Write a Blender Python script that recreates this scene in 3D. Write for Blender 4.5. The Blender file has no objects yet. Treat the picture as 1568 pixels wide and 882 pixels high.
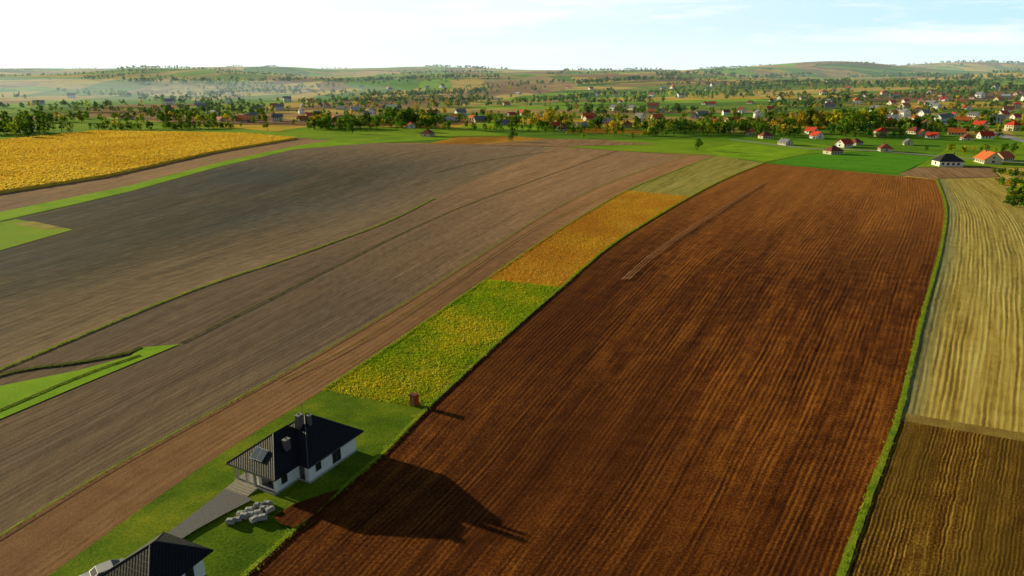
import bpy, bmesh, math, random
import numpy as np
from mathutils import Vector, noise, Matrix
random.seed(7); rng=np.random.default_rng(11)
sc=bpy.context.scene
R=math.radians
# ------------------------------------------------------------ terrain and image pixel helpers
CAMH=50.0; PITCH=R(17.3); FPX=1044.0
sp,cp=math.sin(PITCH),math.cos(PITCH)
def terrain(x,y):
    if y<980: return 0.0
    t=min(1.0,(y-980)/4300.0)
    h=100*t**.8
    k=min(1.0,(y-980)/1200.0)
    h+=k*(58*noise.noise((x/1250+3.1,y/780,0.3))+14*noise.noise((x/480,y/340+9,1.7)))
    h+=k*10*noise.noise((x/1900+7.7,0.5,4.2))+k*16*max(0,x/4000)-k*10*max(0,-x/4000)
    if y>5280: h-=(y-5280)*0.05
    return h
def gp(px,py):  # px,py are image pixels, projected from the camera onto the ground
    """image pixel -> ground position (x,y)"""
    a=(px-784)/FPX; b=(py-441)/FPX
    d=(a,cp-b*sp,-(sp+b*cp))
    if d[2]<-1e-3:
        t=CAMH/-d[2]
        if d[1]*t<980: return (d[0]*t,d[1]*t)
    t=900.0
    while t<6500:
        if CAMH+d[2]*t<=terrain(d[0]*t,d[1]*t): break
        t+=6
    return (d[0]*t,d[1]*t)
def link(o): sc.collection.objects.link(o); return o
# ------------------------------------------------------------ node helpers
class NT:
    def __init__(s,nt): s.nt=nt; s.n=nt.nodes; s.l=nt.links
    def new(s,t,**kw):
        n=s.n.new(t)
        for k,v in kw.items(): setattr(n,k,v)
        return n
    def set(s,sock,v):
        if isinstance(v,bpy.types.NodeSocket): s.l.new(v,sock)
        else: sock.default_value=v
    def math(s,op,a,b=0.0,c=None):
        n=s.new('ShaderNodeMath',operation=op); s.set(n.inputs[0],a); s.set(n.inputs[1],b)
        if c is not None: s.set(n.inputs[2],c)
        return n.outputs[0]
    def mix(s,f,a,b,mode='MIX'):
        n=s.new('ShaderNodeMix',data_type='RGBA',blend_type=mode)
        s.set(n.inputs[0],f); s.set(n.inputs[6],a); s.set(n.inputs[7],b); return n.outputs[2]
    def noise(s,vec,scale=1.0,detail=3.0,rough=0.55):
        n=s.new('ShaderNodeTexNoise'); s.set(n.inputs['Vector'],vec); n.inputs['Scale'].default_value=scale
        n.inputs['Detail'].default_value=detail; n.inputs['Roughness'].default_value=rough; return n.outputs[0]
    def mapping(s,vec,scale=(1,1,1),rot=0.0,loc=(0,0,0)):
        n=s.new('ShaderNodeMapping'); s.set(n.inputs[0],vec); n.inputs[1].default_value=loc
        n.inputs[2].default_value=(0,0,rot); n.inputs[3].default_value=scale; return n.outputs[0]
    def ramp(s,f,stops,interp='LINEAR'):
        n=s.new('ShaderNodeValToRGB'); s.set(n.inputs[0],f); cr=n.color_ramp; cr.interpolation=interp
        while len(cr.elements)>1: cr.elements.remove(cr.elements[-1])
        cr.elements[0].position=stops[0][0]; cr.elements[0].color=c4(stops[0][1])
        for p,c in stops[1:]:
            e=cr.elements.new(p); e.color=c4(c)
        return n.outputs[0]
    def mr(s,v,a,b,c,d):
        n=s.new('ShaderNodeMapRange'); s.set(n.inputs[0],v)
        for i,x in enumerate((a,b,c,d)): n.inputs[i+1].default_value=x
        return n.outputs[0]
def c4(c): return (c[0],c[1],c[2],1.0) if not isinstance(c,(int,float)) else (c,c,c,1)
def newmat(name,rough=0.9,spec=0.2):
    m=bpy.data.materials.new(name); m.use_nodes=True
    t=NT(m.node_tree); b=t.n['Principled BSDF']; b.inputs['Roughness'].default_value=rough
    b.inputs['Specular IOR Level'].default_value=spec
    return m,t,b
def soil(name,dark,mid,light,spacing=1.0,rowamp=0.35,rowcol=0.4,clod=0.12,wob=0.6,big=None,bigscale=0.012,wavy=0.0,bigt=(0.42,0.6),st=1.0,vg=None,ug=None,bigy=.45,fine=.8):
    m,t,b=newmat(name,0.95,0.05)
    uv=t.new('ShaderNodeUVMap').outputs[0]
    sx=t.new('ShaderNodeSeparateXYZ'); t.l.new(uv,sx.inputs[0]); u,v=sx.outputs[0],sx.outputs[1]
    wb=t.noise(t.mapping(uv,(0.08,0.02,1)),1.0,3)
    u2=t.math('ADD',u,t.math('MULTIPLY',t.math('SUBTRACT',wb,0.5),wob*4))
    if wavy>0:
        w2=t.noise(t.mapping(uv,(0.05,0.35,1)),1.0,1)
        u2=t.math('ADD',u2,t.math('MULTIPLY',t.math('SUBTRACT',w2,0.5),wavy*2))
    cb=t.new('ShaderNodeCombineXYZ'); t.l.new(u2,cb.inputs[0]); t.l.new(v,cb.inputs[1]); w=cb.outputs[0]
    row=t.math('SINE',t.math('MULTIPLY',u2,2*math.pi/spacing))
    fade=t.mr(t.noise(t.mapping(w,(.35,.02,1),loc=(3,9,0)),1.0,2),.38,.65,.1,1.0)
    rowp=t.math('MULTIPLY_ADD',t.math('MULTIPLY',row,fade),0.5,0.5)
    s1=t.noise(t.mapping(w,(1.3/spacing,0.05,1)),1.0,4,0.65)
    s2=t.noise(t.mapping(w,(0.2,0.010,1),loc=(5,3,0)),1.0,3,0.6)
    s3=t.noise(uv,2.6,5,0.78)
    s4=t.noise(t.mapping(uv,(1,1,1),loc=(9,1,0)),0.3,4,0.65)
    f=t.math('MULTIPLY_ADD',t.math('SUBTRACT',s1,0.5),1.4*st,0.5)
    f=t.math('MULTIPLY_ADD',t.math('SUBTRACT',s2,0.5),1.1*st,f)
    f=t.math('MULTIPLY_ADD',t.math('SUBTRACT',s3,0.5),fine,f)
    f=t.math('MULTIPLY_ADD',t.math('SUBTRACT',s4,0.5),0.6,f)
    f=t.math('MULTIPLY_ADD',t.math('SUBTRACT',rowp,0.5),rowcol,f)
    col=t.ramp(f,[(0.1,dark),(0.5,mid),(0.92,light)])
    if big is not None:
        bn=t.noise(t.mapping(uv,(1,bigy,1),loc=(2,7,0)),bigscale,3)
        bf=t.mr(bn,bigt[0],bigt[1],0,1)
        mm=t.mix(1.0,c4(big),t.mr(f,.1,.9,.6,1.4),'MULTIPLY')
        col=t.mix(t.math('MULTIPLY',bf,.85),col,mm)
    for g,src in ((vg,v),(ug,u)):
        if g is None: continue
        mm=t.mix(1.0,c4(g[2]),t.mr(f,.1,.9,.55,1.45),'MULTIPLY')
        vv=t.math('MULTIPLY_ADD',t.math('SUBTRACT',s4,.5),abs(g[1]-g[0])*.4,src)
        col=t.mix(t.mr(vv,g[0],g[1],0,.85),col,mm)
    t.l.new(col,b.inputs['Base Color'])
    h=t.math('MULTIPLY',rowp,rowamp)
    h=t.math('MULTIPLY_ADD',s3,clod*2.0,h)
    h=t.math('MULTIPLY_ADD',s1,rowamp*0.7,h)
    bp=t.new('ShaderNodeBump'); bp.inputs['Strength'].default_value=0.9; bp.inputs['Distance'].default_value=0.5
    t.l.new(h,bp.inputs['Height']); t.l.new(bp.outputs[0],b.inputs['Normal'])
    return m
def grassmat(name,a,b_,c,scale=0.25,bump=0.25):
    m,t,b=newmat(name,0.9,0.05)
    uv=t.new('ShaderNodeUVMap').outputs[0]
    n1=t.noise(uv,scale,4,0.65); n2=t.noise(uv,3.0,5,0.7)
    f=t.math('MULTIPLY_ADD',t.math('SUBTRACT',n2,0.5),0.8,n1)
    col=t.ramp(f,[(0.25,a),(0.5,b_),(0.72,c)]); t.l.new(col,b.inputs['Base Color'])
    bp=t.new('ShaderNodeBump'); bp.inputs['Distance'].default_value=bump; bp.inputs['Strength'].default_value=0.8
    t.l.new(n2,bp.inputs['Height']); t.l.new(bp.outputs[0],b.inputs['Normal'])
    return m
def plain(name,col,rough=0.7,spec=0.3,var=0.15,scale=3.0,bump=0.0):
    m,t,b=newmat(name,rough,spec)
    co=t.new('ShaderNodeTexCoord').outputs['Object']
    n=t.noise(co,scale,4,0.6)
    k=t.mr(n,0.3,0.7,1-var,1+var)
    t.l.new(t.mix(1.0,c4(col),k,'MULTIPLY'),b.inputs['Base Color'])
    if bump:
        bp=t.new('ShaderNodeBump'); bp.inputs['Distance'].default_value=bump
        t.l.new(n,bp.inputs['Height']); t.l.new(bp.outputs[0],b.inputs['Normal'])
    return m
def attrmat(name,trans=.0):
    m,t,b=newmat(name,0.8,0.1)
    a=t.new('ShaderNodeAttribute',attribute_name='Col'); t.l.new(a.outputs[0],b.inputs['Base Color'])
    if trans:
        tr=t.new('ShaderNodeBsdfTranslucent'); t.l.new(a.outputs[0],tr.inputs[0]); mx=t.new('ShaderNodeMixShader'); mx.inputs[0].default_value=trans
        t.l.new(b.outputs[0],mx.inputs[1]); t.l.new(tr.outputs[0],mx.inputs[2]); t.l.new(mx.outputs[0],t.n['Material Output'].inputs[0])
    return m
# ------------------------------------------------------------ curves and sheets
def smooth(pts,n):
    P=[Vector(p) for p in pts]
    P=[P[0]*2-P[1]]+P+[P[-1]*2-P[-2]]
    out=[]
    for i in range(1,len(P)-2):
        for k in range(12):
            t=k/12; p0,p1,p2,p3=P[i-1],P[i],P[i+1],P[i+2]
            out.append(0.5*((2*p1)+(p2-p0)*t+(2*p0-5*p1+4*p2-p3)*t*t+(3*p1-p0-3*p2+p3)*t**3))
    out.append(P[-2])
    A=np.array([[v.x,v.y] for v in out]); d=np.r_[0,np.cumsum(np.linalg.norm(np.diff(A,axis=0),axis=1))]
    s=np.linspace(0,d[-1],n)
    return np.c_[np.interp(s,d,A[:,0]),np.interp(s,d,A[:,1])],d[-1]
def curve(pix,ext=0.0,n=90):
    P=[gp(*p) for p in pix]
    if ext:
        a=Vector(P[0]);b=Vector(P[1]); d=(a-b).normalized(); P=[tuple(a+d*ext)]+P
    return smooth(P,n)
ZL=[0.03]
def nextz(): ZL[0]+=0.006; return ZL[0]
def strip(name,L,Rr,mat,ext=(0,0),across=24,n=90,width=None,z=None):
    A,la=curve(L,ext[0],n); B,lb=curve(Rr,ext[1],n)
    if z is None: z=nextz()
    W=width or float(np.mean(np.linalg.norm(A-B,axis=1))); ln=(la+lb)/2
    V=[];UV=[]
    for i in range(n):
        for j in range(across+1):
            f=j/across; p=A[i]*(1-f)+B[i]*f; V.append((p[0],p[1],z)); UV.append((f*W,ln*i/(n-1)))
    F=[]
    for i in range(n-1):
        for j in range(across):
            a=i*(across+1)+j; F.append((a,a+1,a+across+2,a+across+1))
    me=bpy.data.meshes.new(name); me.from_pydata(V,[],F)
    uvl=me.uv_layers.new(name='UVMap')
    for lp in me.loops: uvl.data[lp.index].uv=UV[lp.vertex_index]
    if me.polygons[0].normal.z<0: me.flip_normals()
    o=link(bpy.data.objects.new(name,me)); me.materials.append(mat)
    return A,B
def poly(name,pix,mat,rot=20,height=0.0,z=None,pts=None):
    P=pts or [gp(*p) for p in pix]
    if z is None: z=nextz()
    bm=bmesh.new(); vs=[bm.verts.new((x,y,z+height)) for x,y in P]
    f=bm.faces.new(vs); f.normal_update()
    if f.normal.z<0: f.normal_flip()
    if height:
        lo=[bm.verts.new((x,y,0)) for x,y in P]
        for i in range(len(P)):
            j=(i+1)%len(P); bm.faces.new((vs[i],vs[j],lo[j],lo[i]))
    bmesh.ops.triangulate(bm,faces=[f]); uvl=bm.loops.layers.uv.new('UVMap'); c,s=math.cos(R(rot)),math.sin(R(rot))
    for f in bm.faces:
        for l in f.loops:
            x,y=l.vert.co.x,l.vert.co.y; l[uvl].uv=(x*c-y*s,x*s+y*c)
    me=bpy.data.meshes.new(name); bm.to_mesh(me); bm.free(); me.materials.append(mat)
    return link(bpy.data.objects.new(name,me))
def ribbon(name,pix,width,mat,n=160,ext=0,wn=0.5):
    A,l=curve(pix,ext,n); z=nextz(); T=np.gradient(A,axis=0); T/=np.linalg.norm(T,axis=1)[:,None]; N=np.c_[T[:,1],-T[:,0]]
    V=[];UV=[];F=[]
    for i in range(n):
        w=width*0.5
        a=w*(1+wn*noise.noise((i*0.7,3.3,width))); b=w*(1+wn*noise.noise((i*0.7,8.3,width)))
        p=A[i]-N[i]*a; q=A[i]+N[i]*b
        V+=[(p[0],p[1],z),(q[0],q[1],z)]; UV+=[(0,l*i/n),(width,l*i/n)]
    for i in range(n-1): F.append((2*i,2*i+1,2*i+3,2*i+2))
    me=bpy.data.meshes.new(name); me.from_pydata(V,[],F); u=me.uv_layers.new(name='UVMap')
    for lp in me.loops: u.data[lp.index].uv=UV[lp.vertex_index]
    if me.polygons[0].normal.z<0: me.flip_normals()
    me.materials.append(mat); link(bpy.data.objects.new(name,me)); return A,l
def soup(name,V,C,mat):
    F=V.shape[0]; me=bpy.data.meshes.new(name)
    me.vertices.add(F*4); me.vertices.foreach_set('co',V.reshape(-1).astype(np.float32))
    me.loops.add(F*4); me.loops.foreach_set('vertex_index',np.arange(F*4,dtype=np.int32))
    me.polygons.add(F); me.polygons.foreach_set('loop_start',np.arange(0,F*4,4,dtype=np.int32))
    me.update(calc_edges=True)
    ca=me.color_attributes.new('Col','FLOAT_COLOR','POINT')
    cc=np.ones((F,4,4),np.float32); cc[:,:,:3]=np.clip(C,0,.95)[:,None,:]
    ca.data.foreach_set('color',cc.reshape(-1)); me.materials.append(mat)
    return link(bpy.data.objects.new(name,me))
MLEAF=attrmat('foliage',.4); MTUFT=attrmat('grass_blades',.4)
def tufts(name,P,h,colfn,blades=4,spread=0.3,lean=0.5,wid=0.12,z0=.02,var=.4):
    n=len(P); k=blades; N=n*k
    base=np.repeat(P,k,axis=0)+rng.normal(0,spread,(N,2)); H=np.repeat(h*(0.5+rng.random(n)),k)*(0.6+0.6*rng.random(N))
    a=rng.random(N)*2*math.pi; w=wid*H/0.5*(0.6+rng.random(N))
    dx,dy=np.cos(a)*w,np.sin(a)*w; lx,ly=rng.normal(0,lean,N)*H,rng.normal(0,lean,N)*H
    V=np.zeros((N,4,3))
    V[:,0]=np.c_[base[:,0]-dx,base[:,1]-dy,np.full(N,z0)]; V[:,1]=np.c_[base[:,0]+dx,base[:,1]+dy,np.full(N,z0)]
    V[:,2]=np.c_[base[:,0]+dx*.5+lx,base[:,1]+dy*.5+ly,z0+H]; V[:,3]=np.c_[base[:,0]-dx*.5+lx,base[:,1]-dy*.5+ly,z0+H*0.92]
    C=np.repeat(np.array([colfn(p) for p in P]),k,axis=0)*(1-var+2*var*rng.random((N,1)))
    return soup(name,V,C,MTUFT)
def fillpts(AB,n):
    A,B=AB; s=rng.random(n)*(len(A)-1); i=s.astype(int); f=(s-i)[:,None]; t=rng.random(n)[:,None]
    a=A[i]*(1-f)+A[i+1]*f; b=B[i]*(1-f)+B[i+1]*f
    return a*(1-t)+b*t
def linepts(A,n,w):
    s=rng.random(n)*(len(A)-1); i=s.astype(int); f=(s-i)[:,None]
    return A[i]*(1-f)+A[np.minimum(i+1,len(A)-1)]*f+rng.normal(0,w,(n,2))
def inpoly(P,n):
    P=np.array(P); lo,hi=P.min(0),P.max(0); out=[]
    tot=0
    while tot<n:
        q=lo+rng.random((n,2))*(hi-lo); c=np.zeros(n,bool)
        for i in range(len(P)):
            a,b=P[i],P[i-1]
            k=((a[1]>q[:,1])!=(b[1]>q[:,1]))&(q[:,0]<(b[0]-a[0])*(q[:,1]-a[1])/(b[1]-a[1]+1e-12)+a[0])
            c^=k
        out.append(q[c]); tot+=c.sum()
    return np.concatenate(out)[:n]
# ------------------------------------------------------------ trees
GREENS=[(.10,.21,.015),(.15,.28,.02),(.22,.32,.02),(.06,.14,.018),(.22,.27,.02),(.40,.34,.02),(.19,.27,.03),(.11,.23,.02)]
def tree_faces(x,y,z,h,nleaf,col,wide=0.34,trunk=True):
    nb=7; r=h*wide
    bc=np.c_[rng.normal(0,.42,nb)*r,rng.normal(0,.42,nb)*r,h*(.32+.5*rng.random(nb))]
    br=r*(.35+.35*rng.random(nb)); bc[0]=(0,0,h*.85); br[0]=r*.4
    bi=rng.integers(0,nb,nleaf); d=rng.normal(0,1,(nleaf,3)); d/=np.linalg.norm(d,axis=1)[:,None]
    c=bc[bi]+d*br[bi][:,None]*(.65+.5*rng.random(nleaf))[:,None]
    s=h*(1.15/math.sqrt(nleaf))*(.5+.7*rng.random(nleaf))*wide/.34*.8
    nrm=d+rng.normal(0,.55,(nleaf,3)); nrm/=np.linalg.norm(nrm,axis=1)[:,None]
    up=rng.normal(0,1,(nleaf,3)); a=np.cross(nrm,up); a/=np.linalg.norm(a,axis=1)[:,None]; b=np.cross(nrm,a)
    a*=s[:,None]; b*=s[:,None]*.8
    V=np.stack([c-a-b*.3,c+a*.3-b,c+a+b*.4,c-a*.2+b],axis=1)
    bl=.6+.75*rng.random(nb)
    C=np.array(col)[None,:]*bl[bi][:,None]*(.65+.7*rng.random((nleaf,1)))
    if trunk:
        ns=5; tv=[]
        def limb(p0,p1,r0,r1):
            for k in range(ns):
                a0,a1=2*math.pi*k/ns,2*math.pi*(k+1)/ns
                tv.append([(p0[0]+r0*math.cos(a0),p0[1]+r0*math.sin(a0),p0[2]),(p0[0]+r0*math.cos(a1),p0[1]+r0*math.sin(a1),p0[2]),
                           (p1[0]+r1*math.cos(a1),p1[1]+r1*math.sin(a1),p1[2]),(p1[0]+r1*math.cos(a0),p1[1]+r1*math.sin(a0),p1[2])])
        limb((0,0,0),(0,0,h*.75),h*.022,h*.006)
        for k in (1,2,3): limb((0,0,h*.3),tuple(bc[k]),h*.012,h*.003)
        tv=np.array(tv); V=np.concatenate([V,tv]); C=np.concatenate([C,np.tile((.06,.045,.03),(len(tv),1))])
    V=V+np.array([x,y,z]); return V,C
def forest(name,items):
    Vs=[];Cs=[]
    for it in items:
        v,c=tree_faces(*it); Vs.append(v); Cs.append(c)
    return soup(name,np.concatenate(Vs),np.concatenate(Cs),MLEAF)
def rcol(yellow=0.15):
    if random.random()<yellow: c=random.choice([(.55,.48,.02),(.58,.40,.03),(.36,.42,.03)])
    else: c=random.choice(GREENS[:4]+GREENS[6:])
    k=.75+.55*random.random(); return tuple(v*k for v in c)

# ------------------------------------------------------------ ground sheet
def ground():
    xs=np.unique(np.r_[np.linspace(-7000,-2500,80),np.linspace(-2500,2500,190),np.linspace(2500,7000,80)])
    ys=np.unique(np.r_[np.linspace(-600,900,12),np.linspace(900,3000,100),np.linspace(3000,6200,120),np.linspace(6200,9000,10)])
    V=[(x,y,terrain(x,y)) for y in ys for x in xs]; nx=len(xs)
    F=[(j*nx+i,j*nx+i+1,(j+1)*nx+i+1,(j+1)*nx+i) for j in range(len(ys)-1) for i in range(nx-1)]
    me=bpy.data.meshes.new('ground'); me.from_pydata(V,[],F)
    me.polygons.foreach_set('use_smooth',[True]*len(F))
    o=link(bpy.data.objects.new('ground',me))
    m,t,b=newmat('farmland_patchwork',0.95,0.03)
    co=t.new('ShaderNodeTexCoord').outputs['Object']
    wob=t.new('ShaderNodeTexNoise'); t.l.new(co,wob.inputs[0]); wob.inputs['Scale'].default_value=0.0012; wob.inputs['Detail'].default_value=1
    vm=t.new('ShaderNodeVectorMath',operation='MULTIPLY_ADD'); t.l.new(wob.outputs['Color'],vm.inputs[0]); vm.inputs[1].default_value=(300,300,0); t.l.new(co,vm.inputs[2])
    cw=vm.outputs[0]
    pal=[(0.0,(.20,.42,.025)),(.13,(.85,.58,.12)),(.25,(.36,.62,.03)),(.36,(.50,.28,.11)),(.46,(.30,.42,.05)),(.56,(.92,.62,.07)),(.64,(.40,.56,.06)),(.74,(.66,.42,.16)),(.82,(.18,.34,.03)),(.90,(.90,.64,.16))]
    def parcels(rot,sx,sy):
        mp=t.mapping(cw,(sx,sy,0),rot); v=t.new('ShaderNodeTexVoronoi',voronoi_dimensions='2D',distance='CHEBYCHEV'); t.l.new(mp,v.inputs['Vector']); v.inputs['Scale'].default_value=1
        v.inputs['Randomness'].default_value=.8
        s=t.new('ShaderNodeSeparateColor'); t.l.new(v.outputs['Color'],s.inputs[0]); return t.ramp(s.outputs[0],pal,'CONSTANT')
    A=parcels(0.25,1/420,1/95); B=parcels(-0.45,1/85,1/420); C=parcels(1.3,1/110,1/300)
    z=t.new('ShaderNodeTexVoronoi',voronoi_dimensions='2D'); t.l.new(t.mapping(cw,(1/900,1/700,0)),z.inputs['Vector']); z.inputs['Scale'].default_value=1
    s=t.new('ShaderNodeSeparateColor'); t.l.new(z.outputs['Color'],s.inputs[0])
    c=t.mix(t.math('GREATER_THAN',s.outputs[0],.6),A,B); c=t.mix(t.math('GREATER_THAN',s.outputs[1],.7),c,C)
    n=t.noise(co,0.02,5,.65); c=t.mix(1.0,c,t.mr(n,.3,.7,.75,1.2),'MULTIPLY')
    g=t.noise(co,0.003,3,.6); c=t.mix(t.mr(g,.56,.66,0,.6),c,c4((.24,.42,.035)))
    t.l.new(c,b.inputs['Base Color']); me.materials.append(m)
ground()
# ------------------------------------------------------------ field materials
M_dark=soil('ploughed_soil_dark',(.022,.005,.001),(.19,.052,.008),(.62,.215,.028),spacing=.9,rowamp=.16,rowcol=.34,clod=.26,wob=.3,big=(.11,.03,.006),bigscale=.016,vg=(230,400,(.52,.19,.038)),fine=2.0,st=.7)  # rowcol darkens the furrow valleys: their shade is painted into the soil colour
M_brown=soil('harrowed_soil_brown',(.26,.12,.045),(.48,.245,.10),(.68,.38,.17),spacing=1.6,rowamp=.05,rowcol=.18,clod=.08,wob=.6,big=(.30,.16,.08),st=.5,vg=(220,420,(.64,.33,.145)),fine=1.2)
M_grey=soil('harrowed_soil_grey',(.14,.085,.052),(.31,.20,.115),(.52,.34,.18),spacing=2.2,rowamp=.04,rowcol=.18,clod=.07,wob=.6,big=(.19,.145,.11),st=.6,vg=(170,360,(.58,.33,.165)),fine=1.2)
M_slate=soil('slate_grey_soil',(.055,.045,.03),(.15,.12,.075),(.33,.235,.13),spacing=2.6,rowamp=.04,rowcol=.16,clod=.07,wob=.6,big=(.10,.115,.115),bigscale=.011,bigt=(.38,.6),st=.6,bigy=.7,vg=(380,560,(.50,.32,.19)),fine=1.1,ug=(78,130,(.42,.28,.16)))  # random blue-grey blotches over brown-grey soil, warmer to the right
M_straw=soil('stubble_straw',(.30,.18,.03),(.72,.50,.10),(.94,.76,.22),spacing=1.7,rowamp=.16,rowcol=.5,clod=.12,wob=.7,wavy=.3,big=(.62,.50,.14),st=.9,ug=(8,0,(.24,.29,.16)))  # ug tints the left edge blue-green: a shadow strip painted into the colour
M_rough=soil('rough_stubble',(.03,.011,.002),(.23,.10,.012),(.72,.44,.06),spacing=.8,rowamp=.2,rowcol=.6,clod=.25,wob=.25,wavy=.45,big=(.20,.11,.014),bigscale=.05,fine=2.0,st=.7)
M_pale=soil('pale_stubble',(.28,.26,.04),(.50,.43,.09),(.68,.54,.15),spacing=2.5,rowamp=.03,rowcol=.3,clod=.05)
M_orange=soil('dry_crop',(.38,.18,.02),(.74,.38,.03),(.90,.54,.05),spacing=1.2,rowamp=.05,rowcol=.05,clod=.2,big=(.5,.21,.02),bigscale=.03,st=.4)
M_corn=soil('ripe_maize',(.60,.34,.03),(.92,.60,.05),(.95,.72,.10),spacing=3.5,rowamp=.25,rowcol=.2,clod=.25,wob=1.2,big=(.70,.50,.06),bigscale=.02,st=.7)
M_meadow=grassmat('meadow_weeds',(.14,.26,.01),(.38,.46,.015),(.60,.52,.03),scale=.14,bump=.2)
M_lawn=grassmat('lawn_grass',(.06,.14,.005),(.17,.28,.008),(.38,.40,.02),scale=.1,bump=.1)
M_bright=grassmat('bright_grass',(.20,.42,.012),(.36,.62,.018),(.52,.70,.03),scale=.05,bump=.2)
M_green=grassmat('field_green',(.17,.33,.012),(.32,.52,.022),(.46,.58,.035),scale=.02,bump=.2)
M_crop=soil('green_crop',(.07,.26,.012),(.15,.46,.02),(.26,.56,.03),spacing=2.2,rowamp=.1,rowcol=.35,clod=.1)
M_verge=grassmat('verge_grass',(.14,.24,.012),(.30,.44,.02),(.50,.52,.04),scale=.4,bump=.2)
M_ditch=grassmat('ditch_growth',(.05,.07,.008),(.11,.14,.012),(.2,.2,.02),scale=.4,bump=.2)
M_midbrown=soil('distant_soil',(.28,.15,.07),(.50,.29,.14),(.62,.38,.19),spacing=3,rowamp=.03,rowcol=.3,clod=.05)
# ------------------------------------------------------------ field strips
F1L=[(375,882),(480,787),(590,692),(655,625),(760,527),(860,440),(950,366),(1060,300),(1120,270),(1170,250)]
F1R=[(1285,882),(1332,750),(1375,630),(1412,480),(1440,370),(1446,315),(1432,275)]
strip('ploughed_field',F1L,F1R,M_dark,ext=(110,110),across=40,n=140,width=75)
F4L=[(75,882),(230,770),(360,682),(495,598),(620,515),(745,428),(860,350),(960,292),(1030,263),(1095,238)]
AL=[(0,822),(130,742),(260,668),(380,602),(500,535),(640,452),(740,388),(850,319),(940,277),(1000,256),(1055,238)]
CL=[(-200,738),(0,645),(130,590),(275,527),(400,465),(520,405),(615,358),(720,312),(850,265),(945,231)]
BL=[(0,567),(120,517),(240,467),(335,431),(430,400),(520,368),(600,337),(665,304),(760,262),(850,225)]
L5=[(0,340),(100,317),(200,293),(330,257),(450,229),(565,219)]
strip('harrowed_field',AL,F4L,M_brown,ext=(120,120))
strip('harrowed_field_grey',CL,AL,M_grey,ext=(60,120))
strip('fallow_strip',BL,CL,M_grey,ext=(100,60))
strip('slate_ploughland',L5,BL,M_slate,ext=(260,100),width=130)
poly('field_headland',[(565,219),(850,224.5),(945,230.5),(1055,237.5),(1095,237.5),(1000,229),(900,224),(700,219)],M_brown)
LAWN=strip('lawn',[(75,882),(230,770),(360,682),(495,598)],[(375,882),(480,787),(590,692),(652,626)],M_lawn,ext=(70,70))
MEAD=strip('weedy_meadow',[(495,598),(560,556),(620,515),(680,472),(745,428)],[(652,626),(700,580),(760,527),(810,483),(860,440)],M_meadow)
ORNG=strip('dry_crop_field',[(745,428),(800,390),(860,350),(960,292)],[(860,440),(905,402),(950,366),(1058,301)],M_orange)
strip('pale_stubble_field',[(960,292),(1030,263),(1095,238)],[(1058,301),(1120,270),(1170,250)],M_pale)
F2L=[(1379,637),(1416,485),(1444,370),(1450,315),(1437,274)]
STR=strip('stubble_field',F2L,[(1830,700),(1790,520),(1730,400),(1640,325),(1530,272)],M_straw,width=70)
RGH=strip('rough_stubble_field',[(1289,882),(1336,750),(1377,640)],[(1900,1100),(1880,900),(1850,705)],M_rough,ext=(90,60),width=60)
poly('verge_grass_band',[(1377,632),(1568,664),(1835,700),(1838,716),(1568,677),(1375,644)],grassmat('dry_verge',(.26,.15,.03),(.42,.27,.06),(.52,.40,.08)))
# left side
CORN=[(-300,335),(0,297),(160,272),(330,234),(455,213),(380,206.5),(300,204.5),(150,202),(0,217),(-300,245)]
poly('maize_field',CORN,M_corn,rot=35,height=1.3)
poly('grey_strip_field',[(-300,368),(0,326),(200,286),(450,225),(520,214),(455,213),(330,234),(160,272),(0,297),(-300,335)],M_grey,rot=0)
poly('green_strip_field',[(-300,400),(0,339),(100,316.5),(200,293),(330,257),(450,229),(560,220),(700,212),(640,205),(520,213),(450,224),(330,250),(200,284),(0,325),(-300,367)],M_bright)
poly('grass_patch',[(-200,343),(0,341),(25,336),(112,352),(0,384),(-200,430)],M_green)
poly('dry_patch',[(18,343),(50,339),(103,350.5),(70,352)],M_pale)
poly('bright_meadow',[(-200,680),(0,592),(120,568),(200,546),(215,533),(275,528),(130,588),(0,643),(-200,734)],M_bright)
poly('green_field',[(-200,224),(-200,192),(0,184),(150,180),(300,192),(455,204),(470,212),(300,202),(150,200),(0,213)],M_green)
poly('yellow_strip',[(655,220),(770,221),(840,213),(790,209),(700,210)],M_orange)
poly('brown_strip',[(700,222),(860,224.5),(1010,221),(930,214),(840,213),(770,219)],M_midbrown)
poly('pasture',[(865,225),(945,231),(1090,238),(1170,249),(1235,236),(1330,232),(1230,218),(1060,214),(930,215),(1010,221)],M_green)
poly('bright_pasture',[(1075,229),(1100,238),(1172,247),(1232,235),(1240,229),(1130,220)],M_bright)
poly('cabbage_field',[(1172,249.5),(1250,257),(1375,268),(1428,242),(1330,233),(1235,236.5)],M_crop,rot=-60)
poly('garden_soil',[(1375,268),(1432,274),(1530,271),(1515,256),(1402,257)],M_midbrown)
poly('paddock',[(1428,241),(1402,256.5),(1515,255.5),(1700,262),(1700,222),(1460,222)],M_green)
poly('orchard_grass',[(480,214),(560,217),(700,209),(790,208),(700,196),(480,193),(430,200)],M_green)
poly('yellow_field',[(1020,196),(1130,205),(1200,198),(1090,186)],M_pale)
poly('dry_field',[(820,176),(1000,182),(1010,168),(880,166)],M_pale)
poly('tan_field',[(150,178),(300,190),(470,190),(420,178),(250,172)],M_midbrown)
poly('golden_field',[(870,203),(1000,206),(1010,200),(900,196)],M_orange)
poly('meadow_field',[(700,196),(860,201),(880,193),(740,188)],M_bright)
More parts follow.
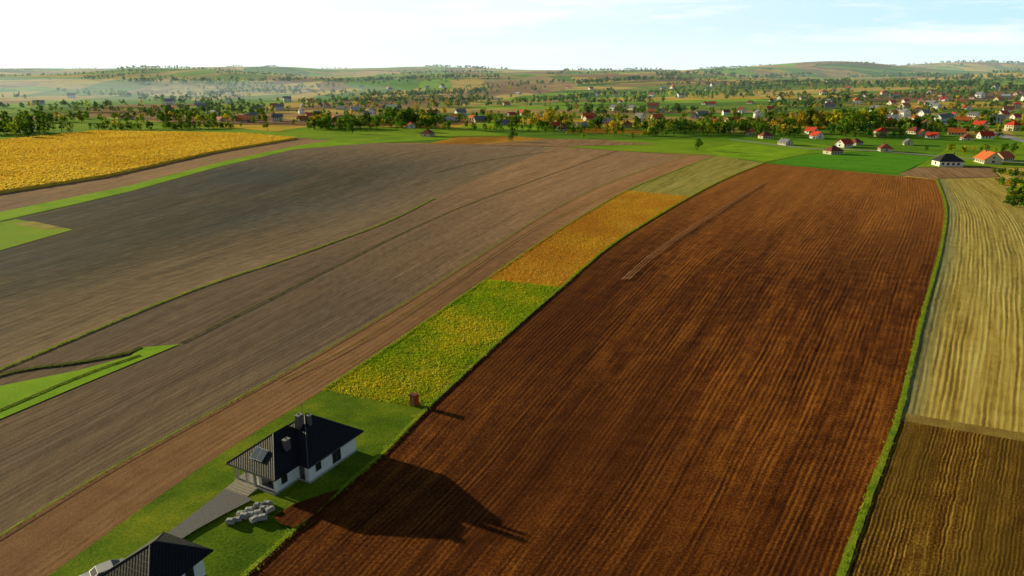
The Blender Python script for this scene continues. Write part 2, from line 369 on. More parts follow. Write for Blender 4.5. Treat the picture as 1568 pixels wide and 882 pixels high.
# verges and baulk lines
V1,_=ribbon('grass_verge',[(1287,884),(1334,751),(1377,632),(1414,480),(1443,370),(1448,315),(1434,274)],.8,M_verge,ext=90)
V2,_=ribbon('grass_verge',F1L,.6,M_verge,ext=60)
V3,_=ribbon('grass_verge',AL,.25,M_verge,ext=60)
V4,_=ribbon('grass_verge',CL[3:],.3,M_ditch)
V5,_=ribbon('grass_verge',BL[:8],.6,M_verge,ext=40)
V6,_=ribbon('ditch',[(-200,650),(0,576),(120,556),(190,543),(215,533)],1.1,M_ditch)
V7,_=ribbon('ditch',[(-200,716),(0,630),(130,575),(215,545)],.5,M_ditch)
V8,_=ribbon('grass_verge',F4L[3:],.4,M_verge)
ribbon('grass_verge',[(430,585),(560,520),(700,430),(820,350),(930,300),(1040,250)],.25,M_ditch)
ribbon('grass_verge',[(665,265),(750,245),(850,232)],.8,M_ditch)
m_track=plain('worn_soil',(.42,.20,.09),.95,.05,.4,1.5)
for k,(dx,w_) in enumerate([(0,.45),(5,.3),(10,.35)]):
    ribbon('worn_track',[(952+dx,430),(985+dx,400),(1040+dx*.9,360),(1110+dx*.8,315),(1165+dx*.6,281)],w_,m_track,wn=2.0,n=260)
road=plain('road_asphalt',(.55,.54,.53),.85,.2,.1,.5)
R1,_=ribbon('road',[(1380,178),(1440,188),(1500,200),(1568,216),(1700,240)],12,road,wn=0)
R2,_=ribbon('road',[(1290,190),(1330,186),(1400,181),(1470,172),(1568,167)],8,road,wn=0)
R3,_=ribbon('road',[(1120,214),(1240,228),(1330,231),(1440,240),(1568,250)],4,road,wn=0)
def nz(p,s,o=0): return noise.noise((p[0]*s,p[1]*s,o))
def lerp(a,b,t): t=max(0,min(1,t)); return tuple(a[i]*(1-t)+b[i]*t for i in range(3))
vg=lambda p: lerp((.18,.38,.012),(.56,.54,.03),.5+nz(p,.3))
P=np.concatenate([linepts(V1,6500,.22),linepts(V2,6000,.22),linepts(V5,2500,.25),linepts(V8,2000,.2)])
tufts('verge_tufts',P,.24,vg,4,.1,.4,.07)
tufts('baulk_tufts',linepts(V3,3000,.12),.13,vg,4,.08,.4,.06)
tufts('ditch_tufts',np.concatenate([linepts(V6,1500,.4),linepts(V4,1500,.12),linepts(V7,500,.2)]),.2,lambda p:lerp((.06,.1,.01),(.18,.22,.02),.5+nz(p,.3)),4,.12,.4,.08)
tufts('meadow_weeds',fillpts(MEAD,22000),.17,lambda p:lerp(lerp((.28,.48,.01),(.52,.64,.015),.5+1.2*nz(p,.12,3)),(.82,.68,.04),.36+1.2*nz(p,.06)+.5*nz(p,.3)),3,.22,.6,.22,var=.3)
tufts('dry_crop_stalks',fillpts(ORNG,18000),.18,lambda p:lerp((.92,.56,.05),(.74,.36,.04),.5+1.2*nz(p,.06)),3,.25,.5,.25,var=.3)
tufts('lawn_tufts',fillpts(LAWN,9000),.06,lambda p:lerp((.14,.28,.01),(.38,.42,.02),.5+nz(p,.2)),3,.2,.5,.15)
CP=[gp(*p) for p in CORN]
cs=math.cos(.5);sn=math.sin(.5)
q=inpoly(CP,75000)
tufts('maize_plants',q,.42,lambda p:lerp((.95,.68,.08),(.80,.52,.05),.45+1.0*nz(p,.02)+.7*nz(((p[0]*cs-p[1]*sn)*.22,(p[0]*sn+p[1]*cs)*.01),1)),2,.4,.4,.5,z0=1.3,var=.13)
# ------------------------------------------------------------ building materials
m_white=plain('white_render',(.82,.83,.82),.8,.2,.04,2); m_cream=plain('cream_render',(.62,.55,.42),.8,.2,.06,2)
m_grey=plain('grey_concrete',(.42,.40,.37),.85,.2,.12,4,.01); m_glass=plain('window_glass',(.02,.025,.03),.08,.8,.1)
m_frame=plain('window_frame',(.12,.12,.13),.5,.4,.05)
def roofmat(name,col,rough,band=.28,spec=.4):
    m,t,b=newmat(name,rough,spec); co=t.new('ShaderNodeTexCoord').outputs['Object']
    s=t.new('ShaderNodeSeparateXYZ'); t.l.new(co,s.inputs[0])
    saw=t.math('FRACT',t.math('DIVIDE',s.outputs[2],band)); n=t.noise(co,2.5,4,.6)
    k=t.math('MULTIPLY_ADD',saw,.35,.8); k=t.math('MULTIPLY',k,t.mr(n,.3,.7,.8,1.25))
    t.l.new(t.mix(1.0,c4(col),k,'MULTIPLY'),b.inputs['Base Color'])
    wx=t.math('SINE',t.math('MULTIPLY',t.math('ADD',s.outputs[0],s.outputs[1]),2*math.pi/.4))
    bp=t.new('ShaderNodeBump'); bp.inputs['Distance'].default_value=.03; t.l.new(t.math('MULTIPLY_ADD',wx,.35,saw),bp.inputs['Height']); t.l.new(bp.outputs[0],b.inputs['Normal'])
    return m
m_roofdark=roofmat('anthracite_tiles',(.012,.011,.014),.5,spec=.25)
RO={'red':roofmat('red_tiles',(.66,.06,.02),.7),'orange':roofmat('orange_tiles',(.72,.17,.04),.7),'brown':roofmat('brown_tiles',(.26,.07,.04),.7),
    'grey':roofmat('grey_sheet_roof',(.24,.24,.27),.5),'dark':roofmat('dark_tiles',(.05,.045,.05),.5),'white':roofmat('pale_sheet_roof',(.5,.54,.6),.5)}
class MB:
    def __init__(s): s.bm=bmesh.new(); s.mats=[]
    def mi(s,m):
        if m not in s.mats: s.mats.append(m)
        return s.mats.index(m)
    def box(s,x0,x1,y0,y1,z0,z1,m,bev=0):
        vs=[s.bm.verts.new(p) for p in [(x0,y0,z0),(x1,y0,z0),(x1,y1,z0),(x0,y1,z0),(x0,y0,z1),(x1,y0,z1),(x1,y1,z1),(x0,y1,z1)]]
        fs=[s.bm.faces.new([vs[i] for i in q]) for q in [(3,2,1,0),(4,5,6,7),(0,1,5,4),(1,2,6,5),(2,3,7,6),(3,0,4,7)]]
        k=s.mi(m)
        for f in fs: f.material_index=k
        if bev:
            es=list({e for f in fs for e in f.edges}); r=bmesh.ops.bevel(s.bm,geom=es,offset=bev,segments=2,affect='EDGES')
            for f in r['faces']: f.material_index=k
    def face(s,pts,m):
        f=s.bm.faces.new([s.bm.verts.new(p) for p in pts]); f.material_index=s.mi(m); return f
    def solid(s,V,F,m):
        vs=[s.bm.verts.new(p) for p in V]
        for q in F:
            f=s.bm.faces.new([vs[i] for i in q]); f.material_index=s.mi(m)
    def mesh(s,name):
        me=bpy.data.meshes.new(name); bmesh.ops.recalc_face_normals(s.bm,faces=s.bm.faces[:]); s.bm.to_mesh(me); s.bm.free()
        for m in s.mats: me.materials.append(m)
        return me
def child(par,name,mb):
    o=link(bpy.data.objects.new(name,mb.mesh(name))); o.parent=par; return o
def empty(name,loc,rz):
    e=link(bpy.data.objects.new(name,None)); e.location=loc; e.rotation_euler=(0,0,rz); return e
def hip(mb,x0,x1,y0,y1,z,rise,m,th=.18):
    w,l=x1-x0,y1-y0; k=min(w,l)/2
    if w<=l: a=(x0+w/2,y0+k,z+rise); b=(x0+w/2,y1-k+.01,z+rise)
    else: a=(x0+k,y0+l/2,z+rise); b=(x1-k+.01,y0+l/2,z+rise)
    c=[(x0,y0,z),(x1,y0,z),(x1,y1,z),(x0,y1,z)]; d=[(p[0],p[1],z-th) for p in c]
    V=c+d+[a,b]
    if w<=l: F=[(0,1,8),(1,2,9,8),(2,3,9),(3,0,8,9)]
    else: F=[(0,1,9,8),(1,2,9),(2,3,8,9),(3,0,8)]
    F+=[(0,4,5,1),(1,5,6,2),(2,6,7,3),(3,7,4,0),(7,6,5,4)]
    mb.solid(V,F,m)
    return a,b
def ridgecap(mb,p,q,m,r=.08):
    p,q=Vector(p),Vector(q); d=(q-p).normalized(); s=d.cross(Vector((0,0,1))).normalized()*r; u=Vector((0,0,r*.8))
    V=[p-s,p+u,p+s,q-s,q+u,q+s]; mb.solid([tuple(v) for v in V],[(0,1,4,3),(1,2,5,4),(0,2,1),(3,4,5),(0,3,5,2)],m)
def window(mb,axis,c,a0,a1,z0,z1,sgn):
    d=.05*sgn
    if axis=='x':
        lo,hi=sorted((c-.02*sgn,c+d)); 
        mb.box(lo,hi,a0,a1,z0,z1,m_frame); lo,hi=sorted((c,c+d+.012*sgn)); n=2 if a1-a0>1.2 else 1; w=(a1-a0-.08*(n+1))/n
        for i in range(n): s0=a0+.08+i*(w+.08); mb.box(lo,hi,s0,s0+w,z0+.08,z1-.08,m_glass)
    else:
        lo,hi=sorted((c-.02*sgn,c+d)); mb.box(a0,a1,lo,hi,z0,z1,m_frame); lo,hi=sorted((c,c+d+.012*sgn)); n=2 if a1-a0>1.2 else 1; w=(a1-a0-.08*(n+1))/n
        for i in range(n): s0=a0+.08+i*(w+.08); mb.box(s0,s0+w,lo,hi,z0+.08,z1-.08,m_glass)
# ------------------------------------------------------------ the villa
HX,HY=-25.9,76.0
villa=empty('hip_roofed_house',(HX,HY,0),R(-28))
mb=MB(); mb.box(-8.6,0,0,9,.35,2.9,m_white); mb.box(-5.2,-1.96,-3.5,-.003,.352,2.9,m_white); child(villa,'walls',mb)
mb=MB(); mb.box(-8.66,.06,-.06,9.06,0,.348,m_grey); mb.box(-9,-1.9,-4.1,-.063,0,.35,m_grey); child(villa,'plinth',mb)
mb=MB()
for (a,b,z0,z1) in [(1.2,2.2,1.1,2.4),(4.3,5.9,.5,2.5)]: window(mb,'x',0,a,b,z0,z1,1)
window(mb,'x',-1.96,-2.8,-1.8,.9,2.4,1); window(mb,'y',0,-1.6,-.7,.4,2.5,-1); window(mb,'y',-3.5,-4.6,-2.6,.5,2.5,-1)
window(mb,'y',0,-8.2,-5.8,.4,2.5,-1); window(mb,'x',-8.6,2,4,1,2.4,-1); window(mb,'y',9,-6,-4,1,2.4,1); child(villa,'windows',mb)
mb=MB(); a1,b1=hip(mb,-9.3,.8,-.8,9.8,3.05,3.75,m_roofdark)
a2,b2=hip(mb,-9.22,-.8,-4.8,6.0,3.02,3.25,m_roofdark)
child(villa,'roof',mb)
m_ridge=plain('ridge_tiles',(.07,.07,.08),.45,.4,.1)
mb=MB()
for c in [(-9.3,-.8),(.8,-.8)]: ridgecap(mb,(c[0],c[1],3.06),a1,m_ridge)
for c in [(-9.3,9.8),(.8,9.8)]: ridgecap(mb,(c[0],c[1],3.06),b1,m_ridge)
ridgecap(mb,a1,b1,m_ridge)
for c in [(-9.22,-4.8),(-.8,-4.8)]: ridgecap(mb,(c[0],c[1],3.03),a2,m_ridge)
ridgecap(mb,a2,(a2[0],1.9,a2[2]),m_ridge); child(villa,'ridge_tiles',mb)
m_gut=plain('gutter_metal',(.10,.10,.11),.4,.5,.05)
mb=MB(); mb.box(.81,.93,-.8,9.8,2.9,3.0,m_gut); mb.box(-9.2,-.8,-4.93,-4.81,2.87,2.97,m_gut); mb.box(-.2,-.1,.02,.12,.3,2.9,m_gut); child(villa,'gutters',mb)
mb=MB()
for x,y in [(-8.7,-3.8),(-8.7,-2.0),(-6.9,-3.8),(-5.4,-3.9)]: mb.box(x-.14,x+.14,y-.14,y+.14,.352,2.84,m_grey)
child(villa,'porch_columns',mb)
m_step=plain('stone_steps',(.50,.45,.36),.85,.2,.12,3,.01)
mb=MB()
for i in range(5): mb.box(-8.7,-4.8,-4.1-.42*(i+1),-4.103-.42*i,0,.33-.062*i,m_step,.01)
child(villa,'steps',mb)
m_ch=plain('chimney_render',(.13,.12,.12),.85,.2,.25,5)
mb=MB()
for (x,y,w,l,z0,z1) in [(-2.9,-.5,.55,.8,4.0,5.9),(-3.9,2.9,.6,.8,5.6,7.5),(-3.1,3.9,.45,.45,5.4,7.2)]:
    mb.box(x-w/2,x+w/2,y-l/2,y+l/2,z0,z1,m_ch); mb.box(x-w/2-.06,x+w/2+.06,y-l/2-.06,y+l/2+.06,z1+.002,z1+.08,m_grey); mb.box(x-.08,x+.08,y-.08,y+.08,z1+.082,z1+.3,m_gut)
child(villa,'chimneys',mb)
mb=MB(); mb.box(-5.615,-5.585,5.2,5.23,5.5,7.7,m_gut)
for k in range(4): mb.box(-6.0,-5.2,5.205,5.225,7.1+.16*k,7.12+.16*k,m_gut)
child(villa,'tv_aerial',mb)
sl=math.atan2(3.25,4.21)
m_pan=plain('solar_glass',(.18,.2,.24),.12,.8,.05); m_al=plain('aluminium',(.7,.7,.72),.35,.5,.05)
pan=empty('solar_collectors',(-5.1,-3.0,3.02+(1.8*3.25/4.21)+.05),0); pan.parent=villa; pan.rotation_euler=(sl,0,0)
mb=MB()
for k in (-1,1): mb.box(k*.55-.5,k*.55+.5,-.8,.8,0.06,.13,m_al); mb.box(k*.55-.45,k*.55+.45,-.75,.75,0.131,.14,m_pan)
child(pan,'panels',mb)
# ------------------------------------------------------------ garage
gar=empty('hip_roofed_garage',(-36.0,57.6,0),R(-24))
mb=MB(); mb.box(-2.9,2.9,-3.1,3.1,0,2.75,m_white); child(gar,'walls',mb)
mb=MB(); window(mb,'x',2.9,-1.5,0,1,2.2,1); window(mb,'x',2.9,.8,1.8,.1,2.2,1); window(mb,'y',3.1,-1,1,1,2.2,1); child(gar,'windows',mb)
mb=MB(); a,b=hip(mb,-3.6,3.6,-3.9,3.9,2.85,2.5,m_roofdark); child(gar,'roof',mb)
mb=MB()
for c in [(-3.6,-3.9),(3.6,-3.9)]: ridgecap(mb,(c[0],c[1],2.86),a,m_ridge)
for c in [(-3.6,3.9),(3.6,3.9)]: ridgecap(mb,(c[0],c[1],2.86),b,m_ridge)
ridgecap(mb,a,b,m_ridge); child(gar,'ridge_tiles',mb)
poly('gravel_path',[(345,752),(388,768),(345,790),(300,815),(262,840),(225,850),(205,860),(240,832),(290,795)],plain('gravel',(.26,.25,.24),.95,.1,.35,6,.03))
poly('bare_soil_patch',[(418,795),(450,775),(495,760),(520,752),(500,775),(470,800),(452,812),(430,806)],M_dark,rot=20)
m_wrap=plain('plastic_wrap',(.66,.66,.64),.35,.5,.25,2.5,.08); m_wood=plain('pallet_wood',(.30,.2,.11),.9,.2,.3,6); m_pav=plain('pavers',(.4,.38,.35),.9,.2,.2,8)
def pallet_mesh(i):
    mb=MB(); r=random.Random(i)
    for k in range(5): mb.box(-.6,.6,-.4+k*.17,-.4+k*.17+.11,.1,.125,m_wood)
    for k in (-.55,-.05,.45): mb.box(k,k+.1,-.4,.4,0,.099,m_wood)
    h=.3+.3*r.random(); mb.box(-.57,.57,-.39,.39,.127,.127+h,m_wrap if r.random()<.7 else m_pav,.07)
    mb.box(-.45+.1*r.random(),.4-.3*r.random(),-.3,.25,.129+h,.2+h,m_wrap,.03)
    return mb.mesh('wrapped_pallet')
pm=[pallet_mesh(i) for i in range(6)]
for i,(px,py,rz) in enumerate([(354,803,20),(364,799,33),(375,795,15),(386,791,28),(396,788,45),(405,783,20),(414,785,65),(410,774,5),(403,797,38),(370,790,22),(383,784,30),(396,778,10),(390,800,70)]):
    x,y=gp(px,py); o=link(bpy.data.objects.new('wrapped_pallet',pm[i%6])); o.location=(x,y,.12); o.rotation_euler=(0,0,R(rz-20)); o.scale=(.9,.9,.9)
tx,ty=gp(635,621); wc=empty('outdoor_toilet',(tx,ty,.05),R(-25))
m_redw=plain('red_brown_boards',(.46,.05,.02),.8,.2,.2,6)
mb=MB(); mb.box(-.5,.5,-.5,.5,0,1.8,m_redw,.02)
for k in range(5): mb.box(-.51+.205*k,-.48+.205*k,-.52,-.505,.05,1.75,m_wood)
child(wc,'cabin',mb)
mb=MB(); mb.solid([(-.6,-.64,1.8),(.6,-.64,1.8),(.6,.6,1.803),(-.6,.6,1.803),(-.6,-.64,2.05),(.6,-.64,2.05),(.6,.6,1.9),(-.6,.6,1.9)],[(3,2,1,0),(4,5,6,7),(0,1,5,4),(1,2,6,5),(2,3,7,6),(3,0,4,7)],RO['brown']); child(wc,'roof',mb)
mb=MB(); mb.box(-.32,.32,-.56,-.525,.1,1.7,m_wood,.01); child(wc,'door',mb)
def car(x,y,rz):
    e=empty('parked_car',(x,y,.06),rz); m_p=plain('white_paint',(.65,.65,.65),.3,.5,.02); m_t=plain('tyre',(.02,.02,.02),.8,.2)
    prof=[(-2.1,.3),(-2.15,.75),(-1.9,.95),(-1.1,1.0),(-.5,1.42),(.9,1.46),(1.7,1.05),(2.1,.95),(2.15,.35)]
    mb=MB(); n=len(prof); V=[(p[0],-.85+(.12 if p[1]>1.2 else 0),p[1]) for p in prof]+[(p[0],.85-(.12 if p[1]>1.2 else 0),p[1]) for p in prof]
    mb.solid(V,[tuple(range(n)),tuple(range(2*n-1,n-1,-1))]+[(i,(i+1)%n,n+(i+1)%n,n+i) for i in range(n)],m_p); child(e,'body',mb)
    mb=MB(); mb.face([(-1.06,-.7,1.03),(-1.06,.7,1.03),(-.54,.66,1.41),(-.54,-.66,1.41)],m_glass)
    mb.face([(1.66,-.7,1.09),(1.66,.7,1.09),(.95,.66,1.45),(.95,-.66,1.45)],m_glass)
    for s in(-1,1): mb.face([(-.9,s*.862,1.02),(1.5,s*.862,1.05),(.85,s*.76,1.4),(-.45,s*.76,1.38)],m_glass)
    child(e,'windows',mb)
    mb=MB()
    for wx in(-1.35,1.35):
        for s in(-1,1):
            V=[];k=16
            for ss in(0,.2): V+=[(wx+.32*math.cos(2*math.pi*i/k),s*(.87-ss),.32+.32*math.sin(2*math.pi*i/k)) for i in range(k)]
            mb.solid(V,[tuple(range(k)),tuple(range(2*k-1,k-1,-1))]+[(i,(i+1)%k,k+(i+1)%k,k+i) for i in range(k)],m_t)
    child(e,'wheels',mb)
cx,cy=gp(160,887); car(cx,cy,R(40))
# ------------------------------------------------------------ village houses
def village_mesh(w,l,st,roof,wall,hipr=False):
    mb=MB(); h=2.9*st; mb.box(-l/2,l/2,-w/2,w/2,-1.0,h,wall); rise=w*.42; o=.6
    if hipr: hip(mb,-l/2-o,l/2+o,-w/2-o,w/2+o,h+.1,rise,roof)
    else:
        y=w/2+o; x=l/2+o; dz=-o*rise/(w/2)
        mb.solid([(-l/2,-w/2,h+.002),(-l/2,w/2,h+.002),(-l/2,0,h+rise-.1),(l/2,-w/2,h+.002),(l/2,w/2,h+.002),(l/2,0,h+rise-.1)],[(0,1,2),(3,5,4),(0,3,4,1),(0,2,5,3),(1,4,5,2)],wall)
        for s in(-1,1):
            mb.solid([(-x,0,h+rise),(x,0,h+rise),(x,s*y,h+dz),(-x,s*y,h+dz),(-x,0,h+rise+.2),(x,0,h+rise+.2),(x,s*y,h+dz+.2),(-x,s*y,h+dz+.2)],[(0,1,2,3),(7,6,5,4),(0,4,5,1),(1,5,6,2),(2,6,7,3),(3,7,4,0)],roof)
    mb.box(l*.2,l*.2+.6,.3,.9,h,h+rise+.8,m_ch)
    for s in(-1,1):
        for f in range(int(st)):
            k=-l/2+1.2
            while k<l/2-1.6: window(mb,'y',s*w/2,k,k+1.3,.9+2.8*f,2.3+2.8*f,s); k+=2.8
        window(mb,'x',s*l/2,-.7,.7,.9,2.3,s)
        if not hipr: window(mb,'x',s*(l/2+.003),-.6,.6,h+.5,h+1.6,s)
    return mb.mesh('village_house')
VM=[]
for i,(r,wl,hp,st) in enumerate([('red',m_white,0,1),('orange',m_cream,0,1),('brown',m_white,0,2),('grey',m_cream,0,1),('dark',m_white,1,1),('red',m_cream,1,2),('white',m_grey,0,1),('brown',m_cream,1,1),('orange',m_white,1,2),('grey',m_white,0,2)]):
    VM.append(village_mesh(8.5+i%3,11+(i*3)%5,st,RO[r],wl,bool(hp)))
HP=[(1450,254,4,1.0),(1512,250,1,1.0),(1534,246,1,.8),(1275,236,7,.8),(1292,225,0,.9),(1250,212,0,.9),(1355,232,7,.8),(1202,222,3,.7),(1150,207,7,.9),(1172,212,7,.8),(1243,205,0,.9),(1310,222,7,.7),
 (1415,180,9,1),(1440,188,9,1),(1385,165,1,1),(1425,165,9,1.1),(1500,195,0,1),(1535,178,0,1.1),(1550,200,5,.9),(1365,160,0,1),(1358,189,6,1.4),(1120,188,1,.9),(1042,150,9,1),(1046,197,3,.8),(1090,162,0,1),
 (655,209,7,.9),(628,196,0,.9),(642,191,1,.8),(690,187,6,.9),(770,192,3,.9),(850,196,0,.9),(900,182,1,1),(862,201,7,.8),(600,170,6,1.3),(560,181,9,.9),(545,171,6,1),(735,187,3,1),(822,182,6,.9),(395,168,3,1),(440,156,9,1),
 (475,157,0,1),(375,187,1,1.1),(195,183,7,1),(1000,166,1,1.2),(1015,172,0,1),(1480,168,0,1),(1556,166,5,1),(1200,192,0,1),(1222,186,3,1),(1242,180,9,1),(1330,200,3,.9),(1400,205,7,.9),(1390,222,3,.7),(1480,215,7,.8),(1508,212,0,.9),
 (1160,180,9,1),(1180,170,0,1),(1270,165,3,1),(1310,160,8,1),(1340,172,9,1),(1445,155,0,1),(1500,150,9,1),(1530,155,1,1),(930,190,3,1),(960,195,7,1),(890,196,6,.8),(800,176,0,1),(705,178,9,1),(660,176,0,1),(585,188,0,1),(520,186,3,1),
 (500,165,0,1),(420,165,0,1),(350,160,9,1),(310,165,3,1),(260,160,9,1),(110,150,9,1),(60,160,3,1),(1075,178,3,1),(1095,192,0,1),(980,186,9,1),(1370,150,8,1),(1410,158,0,1),(1385,178,9,1),(1460,180,0,1),(1525,190,9,1)]
hpos=[]
RC=np.concatenate([R1,R2,R3])
def putv(x,y,k,s,rz): 
    o=link(bpy.data.objects.new('village_house',VM[k])); o.location=(x,y,terrain(x,y)+.05); o.scale=(s,s,s); o.rotation_euler=(0,0,rz); hpos.append((x,y))
for px,py,k,s in HP:
    x,y=gp(px,py); putv(x,y,k,s,R(random.choice([20,110,-15,75,200])+random.uniform(-10,10)))
for i in range(172):
    if i<80: px=random.uniform(930,1600); py=random.uniform(128,188)
    elif i<145: px=random.uniform(250,960); py=random.uniform(134,188)
    else: px=random.uniform(1330,1620); py=random.uniform(140,215)
    x,y=gp(px,py)
    if ((RC-np.array([x,y]))**2).sum(1).min()<500: continue
    if hpos and min((x-a)**2+(y-b)**2 for a,b in hpos)<400: continue
    putv(x,y,random.choice([0,0,1,1,2,3,3,6,7,8,9,9]) if i<145 else random.choice([0,1,5,8,9,3,9]),random.uniform(.7,.95),R(random.uniform(0,180)))
# ------------------------------------------------------------ trees
HG=np.array(hpos)
near=[];far=[]
def add(x,y,h,yel=.15,wide=None):
    if ((HG[:,0]-x)**2+(HG[:,1]-y)**2).min()<55: return
    if x>250 and ((RC[:,0]-x)**2+((RC[:,1]-y-14)*.4)**2).min()<130: return
    q=(np.abs(HG[:,0]*y/np.maximum(HG[:,1],1)-x)<6)&(HG[:,1]>y)&(HG[:,1]<y+40)
    if q.any(): h*=.5
    d=math.hypot(x,y); w=wide or random.uniform(.28,.42)
    (near if d<1100 else far).append((x,y,terrain(x,y)-.2,h,140 if d<800 else (70 if d<1300 else (30 if d<2600 else 14)),rcol(yel),w,d<1100))
def patch(px,py,sx,sy,n,h,yel=.15,wide=None):
    x0,y0=gp(px,py)
    for _ in range(n): add(x0+random.gauss(0,sx),y0+random.gauss(0,sy),h*random.uniform(.6,1.25),yel,wide)
for a in [(1290,205,14,14,24,17,.15),(1250,196,10,12,18,16,.7),(1310,197,16,12,20,17,.25),(1180,208,18,10,16,9,.2),(1130,203,22,12,22,10,.2),(1075,206,14,9,14,11,.1),(1340,210,14,10,12,9,.15),
    (605,194,10,12,14,17,.05),(545,197,14,10,16,11,.1),(490,198,12,8,12,10,.15),(515,199,8,7,7,9,.1),(640,196,14,10,9,8,.2),(20,206,20,12,34,12,.05),(45,203,14,10,18,10,.05),
    (820,190,10,20,8,15,.8),(855,188,10,14,7,14,.7),(720,200,22,9,10,7,.3),(905,205,14,8,6,7,.2),(960,207,20,9,8,7,.25),(1010,208,14,8,8,7,.1),
    (1578,300,4,5,26,3.5,.3,.5),(1566,284,4,5,26,3.5,.3,.5),(1552,268,4,5,18,3,.3,.5),(1590,314,6,6,30,4,.2,.5),(1395,235,8,6,5,9,.8),(1470,232,14,6,8,6,.3),(1540,235,12,6,8,7,.2),(1490,205,20,14,14,8,.2),(1440,205,20,10,14,8,.2),(1560,212,15,10,10,8,.2),
    (1380,195,16,10,14,9,.3),(1520,180,20,16,18,10,.2),(1450,168,24,16,20,10,.2)]: patch(*a)
def belt(p,q,n,h,w=8,yel=.08):
    a,b=gp(*p),gp(*q)
    for _ in range(n):
        t=random.random(); add(a[0]+(b[0]-a[0])*t+random.gauss(0,w),a[1]+(b[1]-a[1])*t+random.gauss(0,w),h*random.uniform(.6,1.25),yel)
for a in [((150,199),(360,196),80,7),((0,190),(120,186),40,8),((480,192),(640,184),50,9),((650,190),(780,185),30,8),((1000,203),(1240,195),60,10),((1180,165),(1330,155),60,11),((330,145),(450,140),60,11),((560,150),(740,143),80,11),((780,160),(900,152),50,10),
    ((1100,136),(1300,128),100,12),((880,130),(1060,124),100,12),((1280,130),(1568,138),110,12),((1000,118),(1250,113),110,14),((1300,116),(1560,120),130,14),((560,125),(760,120),90,12),((200,128),(460,124),90,12),((900,176),(1080,170),40,10)]: belt(*a,w=9)
for _ in range(100):
    px=random.uniform(470,1600); py=random.uniform(148,201)
    patch(px,py,random.uniform(12,45),random.uniform(6,18),random.randint(8,18),random.uniform(6,11),random.choice([.08,.2,.5]))
for _ in range(24):
    px=random.uniform(-40,470); py=random.uniform(145,190); patch(px,py,random.uniform(30,80),7,random.randint(12,26),random.uniform(7,11),.1)
for _ in range(46):
    px=random.uniform(900,1640) if random.random()<.6 else random.uniform(150,900); py=random.uniform(118,152); patch(px,py,random.uniform(40,120),random.uniform(8,24),random.randint(14,30),10,.2)
for _ in range(105): # hedgerows
    y=random.uniform(1100,5100); x=random.uniform(-.85,.85)*y; L=random.uniform(80,420); a=random.choice([.25,.25,-.45+math.pi/2,1.3,0.1])+random.gauss(0,.12)
    n=int(L/8); wd=random.choice([1.5,2.5,7])
    for k in range(n): add(x+math.cos(a)*(k*8)+random.gauss(0,wd),y+math.sin(a)*k*8+random.gauss(0,wd),random.uniform(5,11),.15)
for _ in range(1800): # woods on the ridge
    x=random.uniform(-3900,4400); y=random.uniform(4500,5350)
    if noise.noise((x/600,y/500,2.2))+.25*(x/3500)>.08: add(x,y,random.uniform(10,17),.03,.42)
forest('village_trees',near); forest('distant_trees',far)
for px,py,h,w in [(1068,231,8.5,.45),(785,217,8,.42),(893,212,6,.42),(968,214,6,.42),(410,200,8,.4),(608,201,14,.4),(540,205,11,.4)]:
    x,y=gp(px,py); V,C=tree_faces(x,y,0,h,700,rcol(.0),w); soup('deciduous_tree',V,C,MLEAF)
# ------------------------------------------------------------ haze
def vol(name,dens,col,em):
    m=bpy.data.materials.new(name); m.use_nodes=True; n=m.node_tree.nodes; n.clear(); o=n.new('ShaderNodeOutputMaterial'); v=n.new('ShaderNodeVolumePrincipled')
    v.inputs['Color'].default_value=c4(col); v.inputs['Density'].default_value=dens; v.inputs['Anisotropy'].default_value=.2
    v.inputs['Emission Strength'].default_value=dens*em; v.inputs['Emission Color'].default_value=(.62,.90,1,1)  # added glow: emission stands in for multiple scattering in the haze
    m.node_tree.links.new(v.outputs[0],o.inputs['Volume']); return m
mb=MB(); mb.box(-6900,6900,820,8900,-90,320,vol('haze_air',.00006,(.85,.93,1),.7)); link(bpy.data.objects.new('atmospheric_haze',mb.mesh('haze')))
def ell(name,x,y,z,rx,ry,rz,d):
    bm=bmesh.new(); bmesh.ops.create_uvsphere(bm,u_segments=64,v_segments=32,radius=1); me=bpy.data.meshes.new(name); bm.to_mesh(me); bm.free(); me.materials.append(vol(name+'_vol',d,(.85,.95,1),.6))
    o=link(bpy.data.objects.new(name,me)); o.location=(x,y,z); o.scale=(rx,ry,rz)
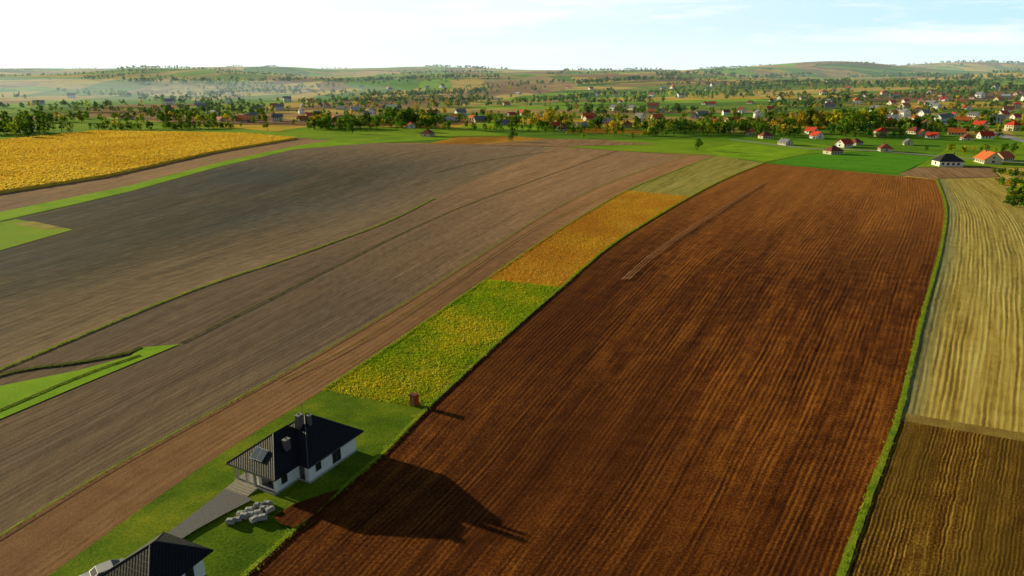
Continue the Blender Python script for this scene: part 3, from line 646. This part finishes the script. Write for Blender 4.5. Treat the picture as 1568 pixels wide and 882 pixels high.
ell('valley_mist',-1700,2100,-5,1700,1400,52,.00042)
# ------------------------------------------------------------ light, sky, camera
EL=R(12.8); AZ=R(-62)
S=Vector((math.sin(AZ)*math.cos(EL),math.cos(AZ)*math.cos(EL),math.sin(EL)))
sun=bpy.data.lights.new('sun','SUN'); sun.energy=5.0; sun.angle=R(.5); sun.color=(1,.88,.52)
so=link(bpy.data.objects.new('sun',sun)); so.rotation_euler=S.to_track_quat('Z','Y').to_euler()
w=bpy.data.worlds.new('World'); sc.world=w; w.use_nodes=True; t=NT(w.node_tree); bg=t.n['Background']
sky=t.new('ShaderNodeTexSky',sky_type='NISHITA'); sky.sun_disc=False; sky.sun_elevation=EL; sky.sun_rotation=AZ%(2*math.pi); sky.altitude=200
d=t.new('ShaderNodeTexCoord').outputs['Generated']; s=t.new('ShaderNodeSeparateXYZ'); t.l.new(d,s.inputs[0])
hz=t.mix(t.mr(s.outputs[0],-.35,.6,0,1),c4((20,20.4,20.0)),c4((10.6,16.8,19.4)))
hz=t.mix(t.mr(s.outputs[2],.0,.06,1,0),hz,c4((19.5,20.2,19.8)))
col=t.mix(t.mr(s.outputs[2],.10,.13,.97,0),sky.outputs[0],hz)
cl=t.noise(t.mapping(d,(4,4,34),loc=(1.3,.4,0)),1.0,7,.62)
cf=t.math('MULTIPLY',t.mr(cl,.5,.66,0,.9),t.mr(s.outputs[2],.0,.03,0,1))
col=t.mix(t.math('MULTIPLY',cf,t.mr(s.outputs[2],.10,.14,1,.02)),col,c4((20,20.3,20.4)))
t.l.new(col,bg.inputs[0]); bg.inputs[1].default_value=.053
cam=bpy.data.cameras.new('camera'); cam.lens=FPX/1568*36; cam.sensor_width=36; cam.clip_end=20000; cam.clip_start=.5
co=link(bpy.data.objects.new('camera',cam)); co.location=(0,0,CAMH); co.rotation_euler=(R(90)-PITCH,0,0); sc.camera=co
sc.view_settings.view_transform='Standard'; sc.view_settings.look='None'; sc.view_settings.exposure=0
print('trees',len(near),len(far))
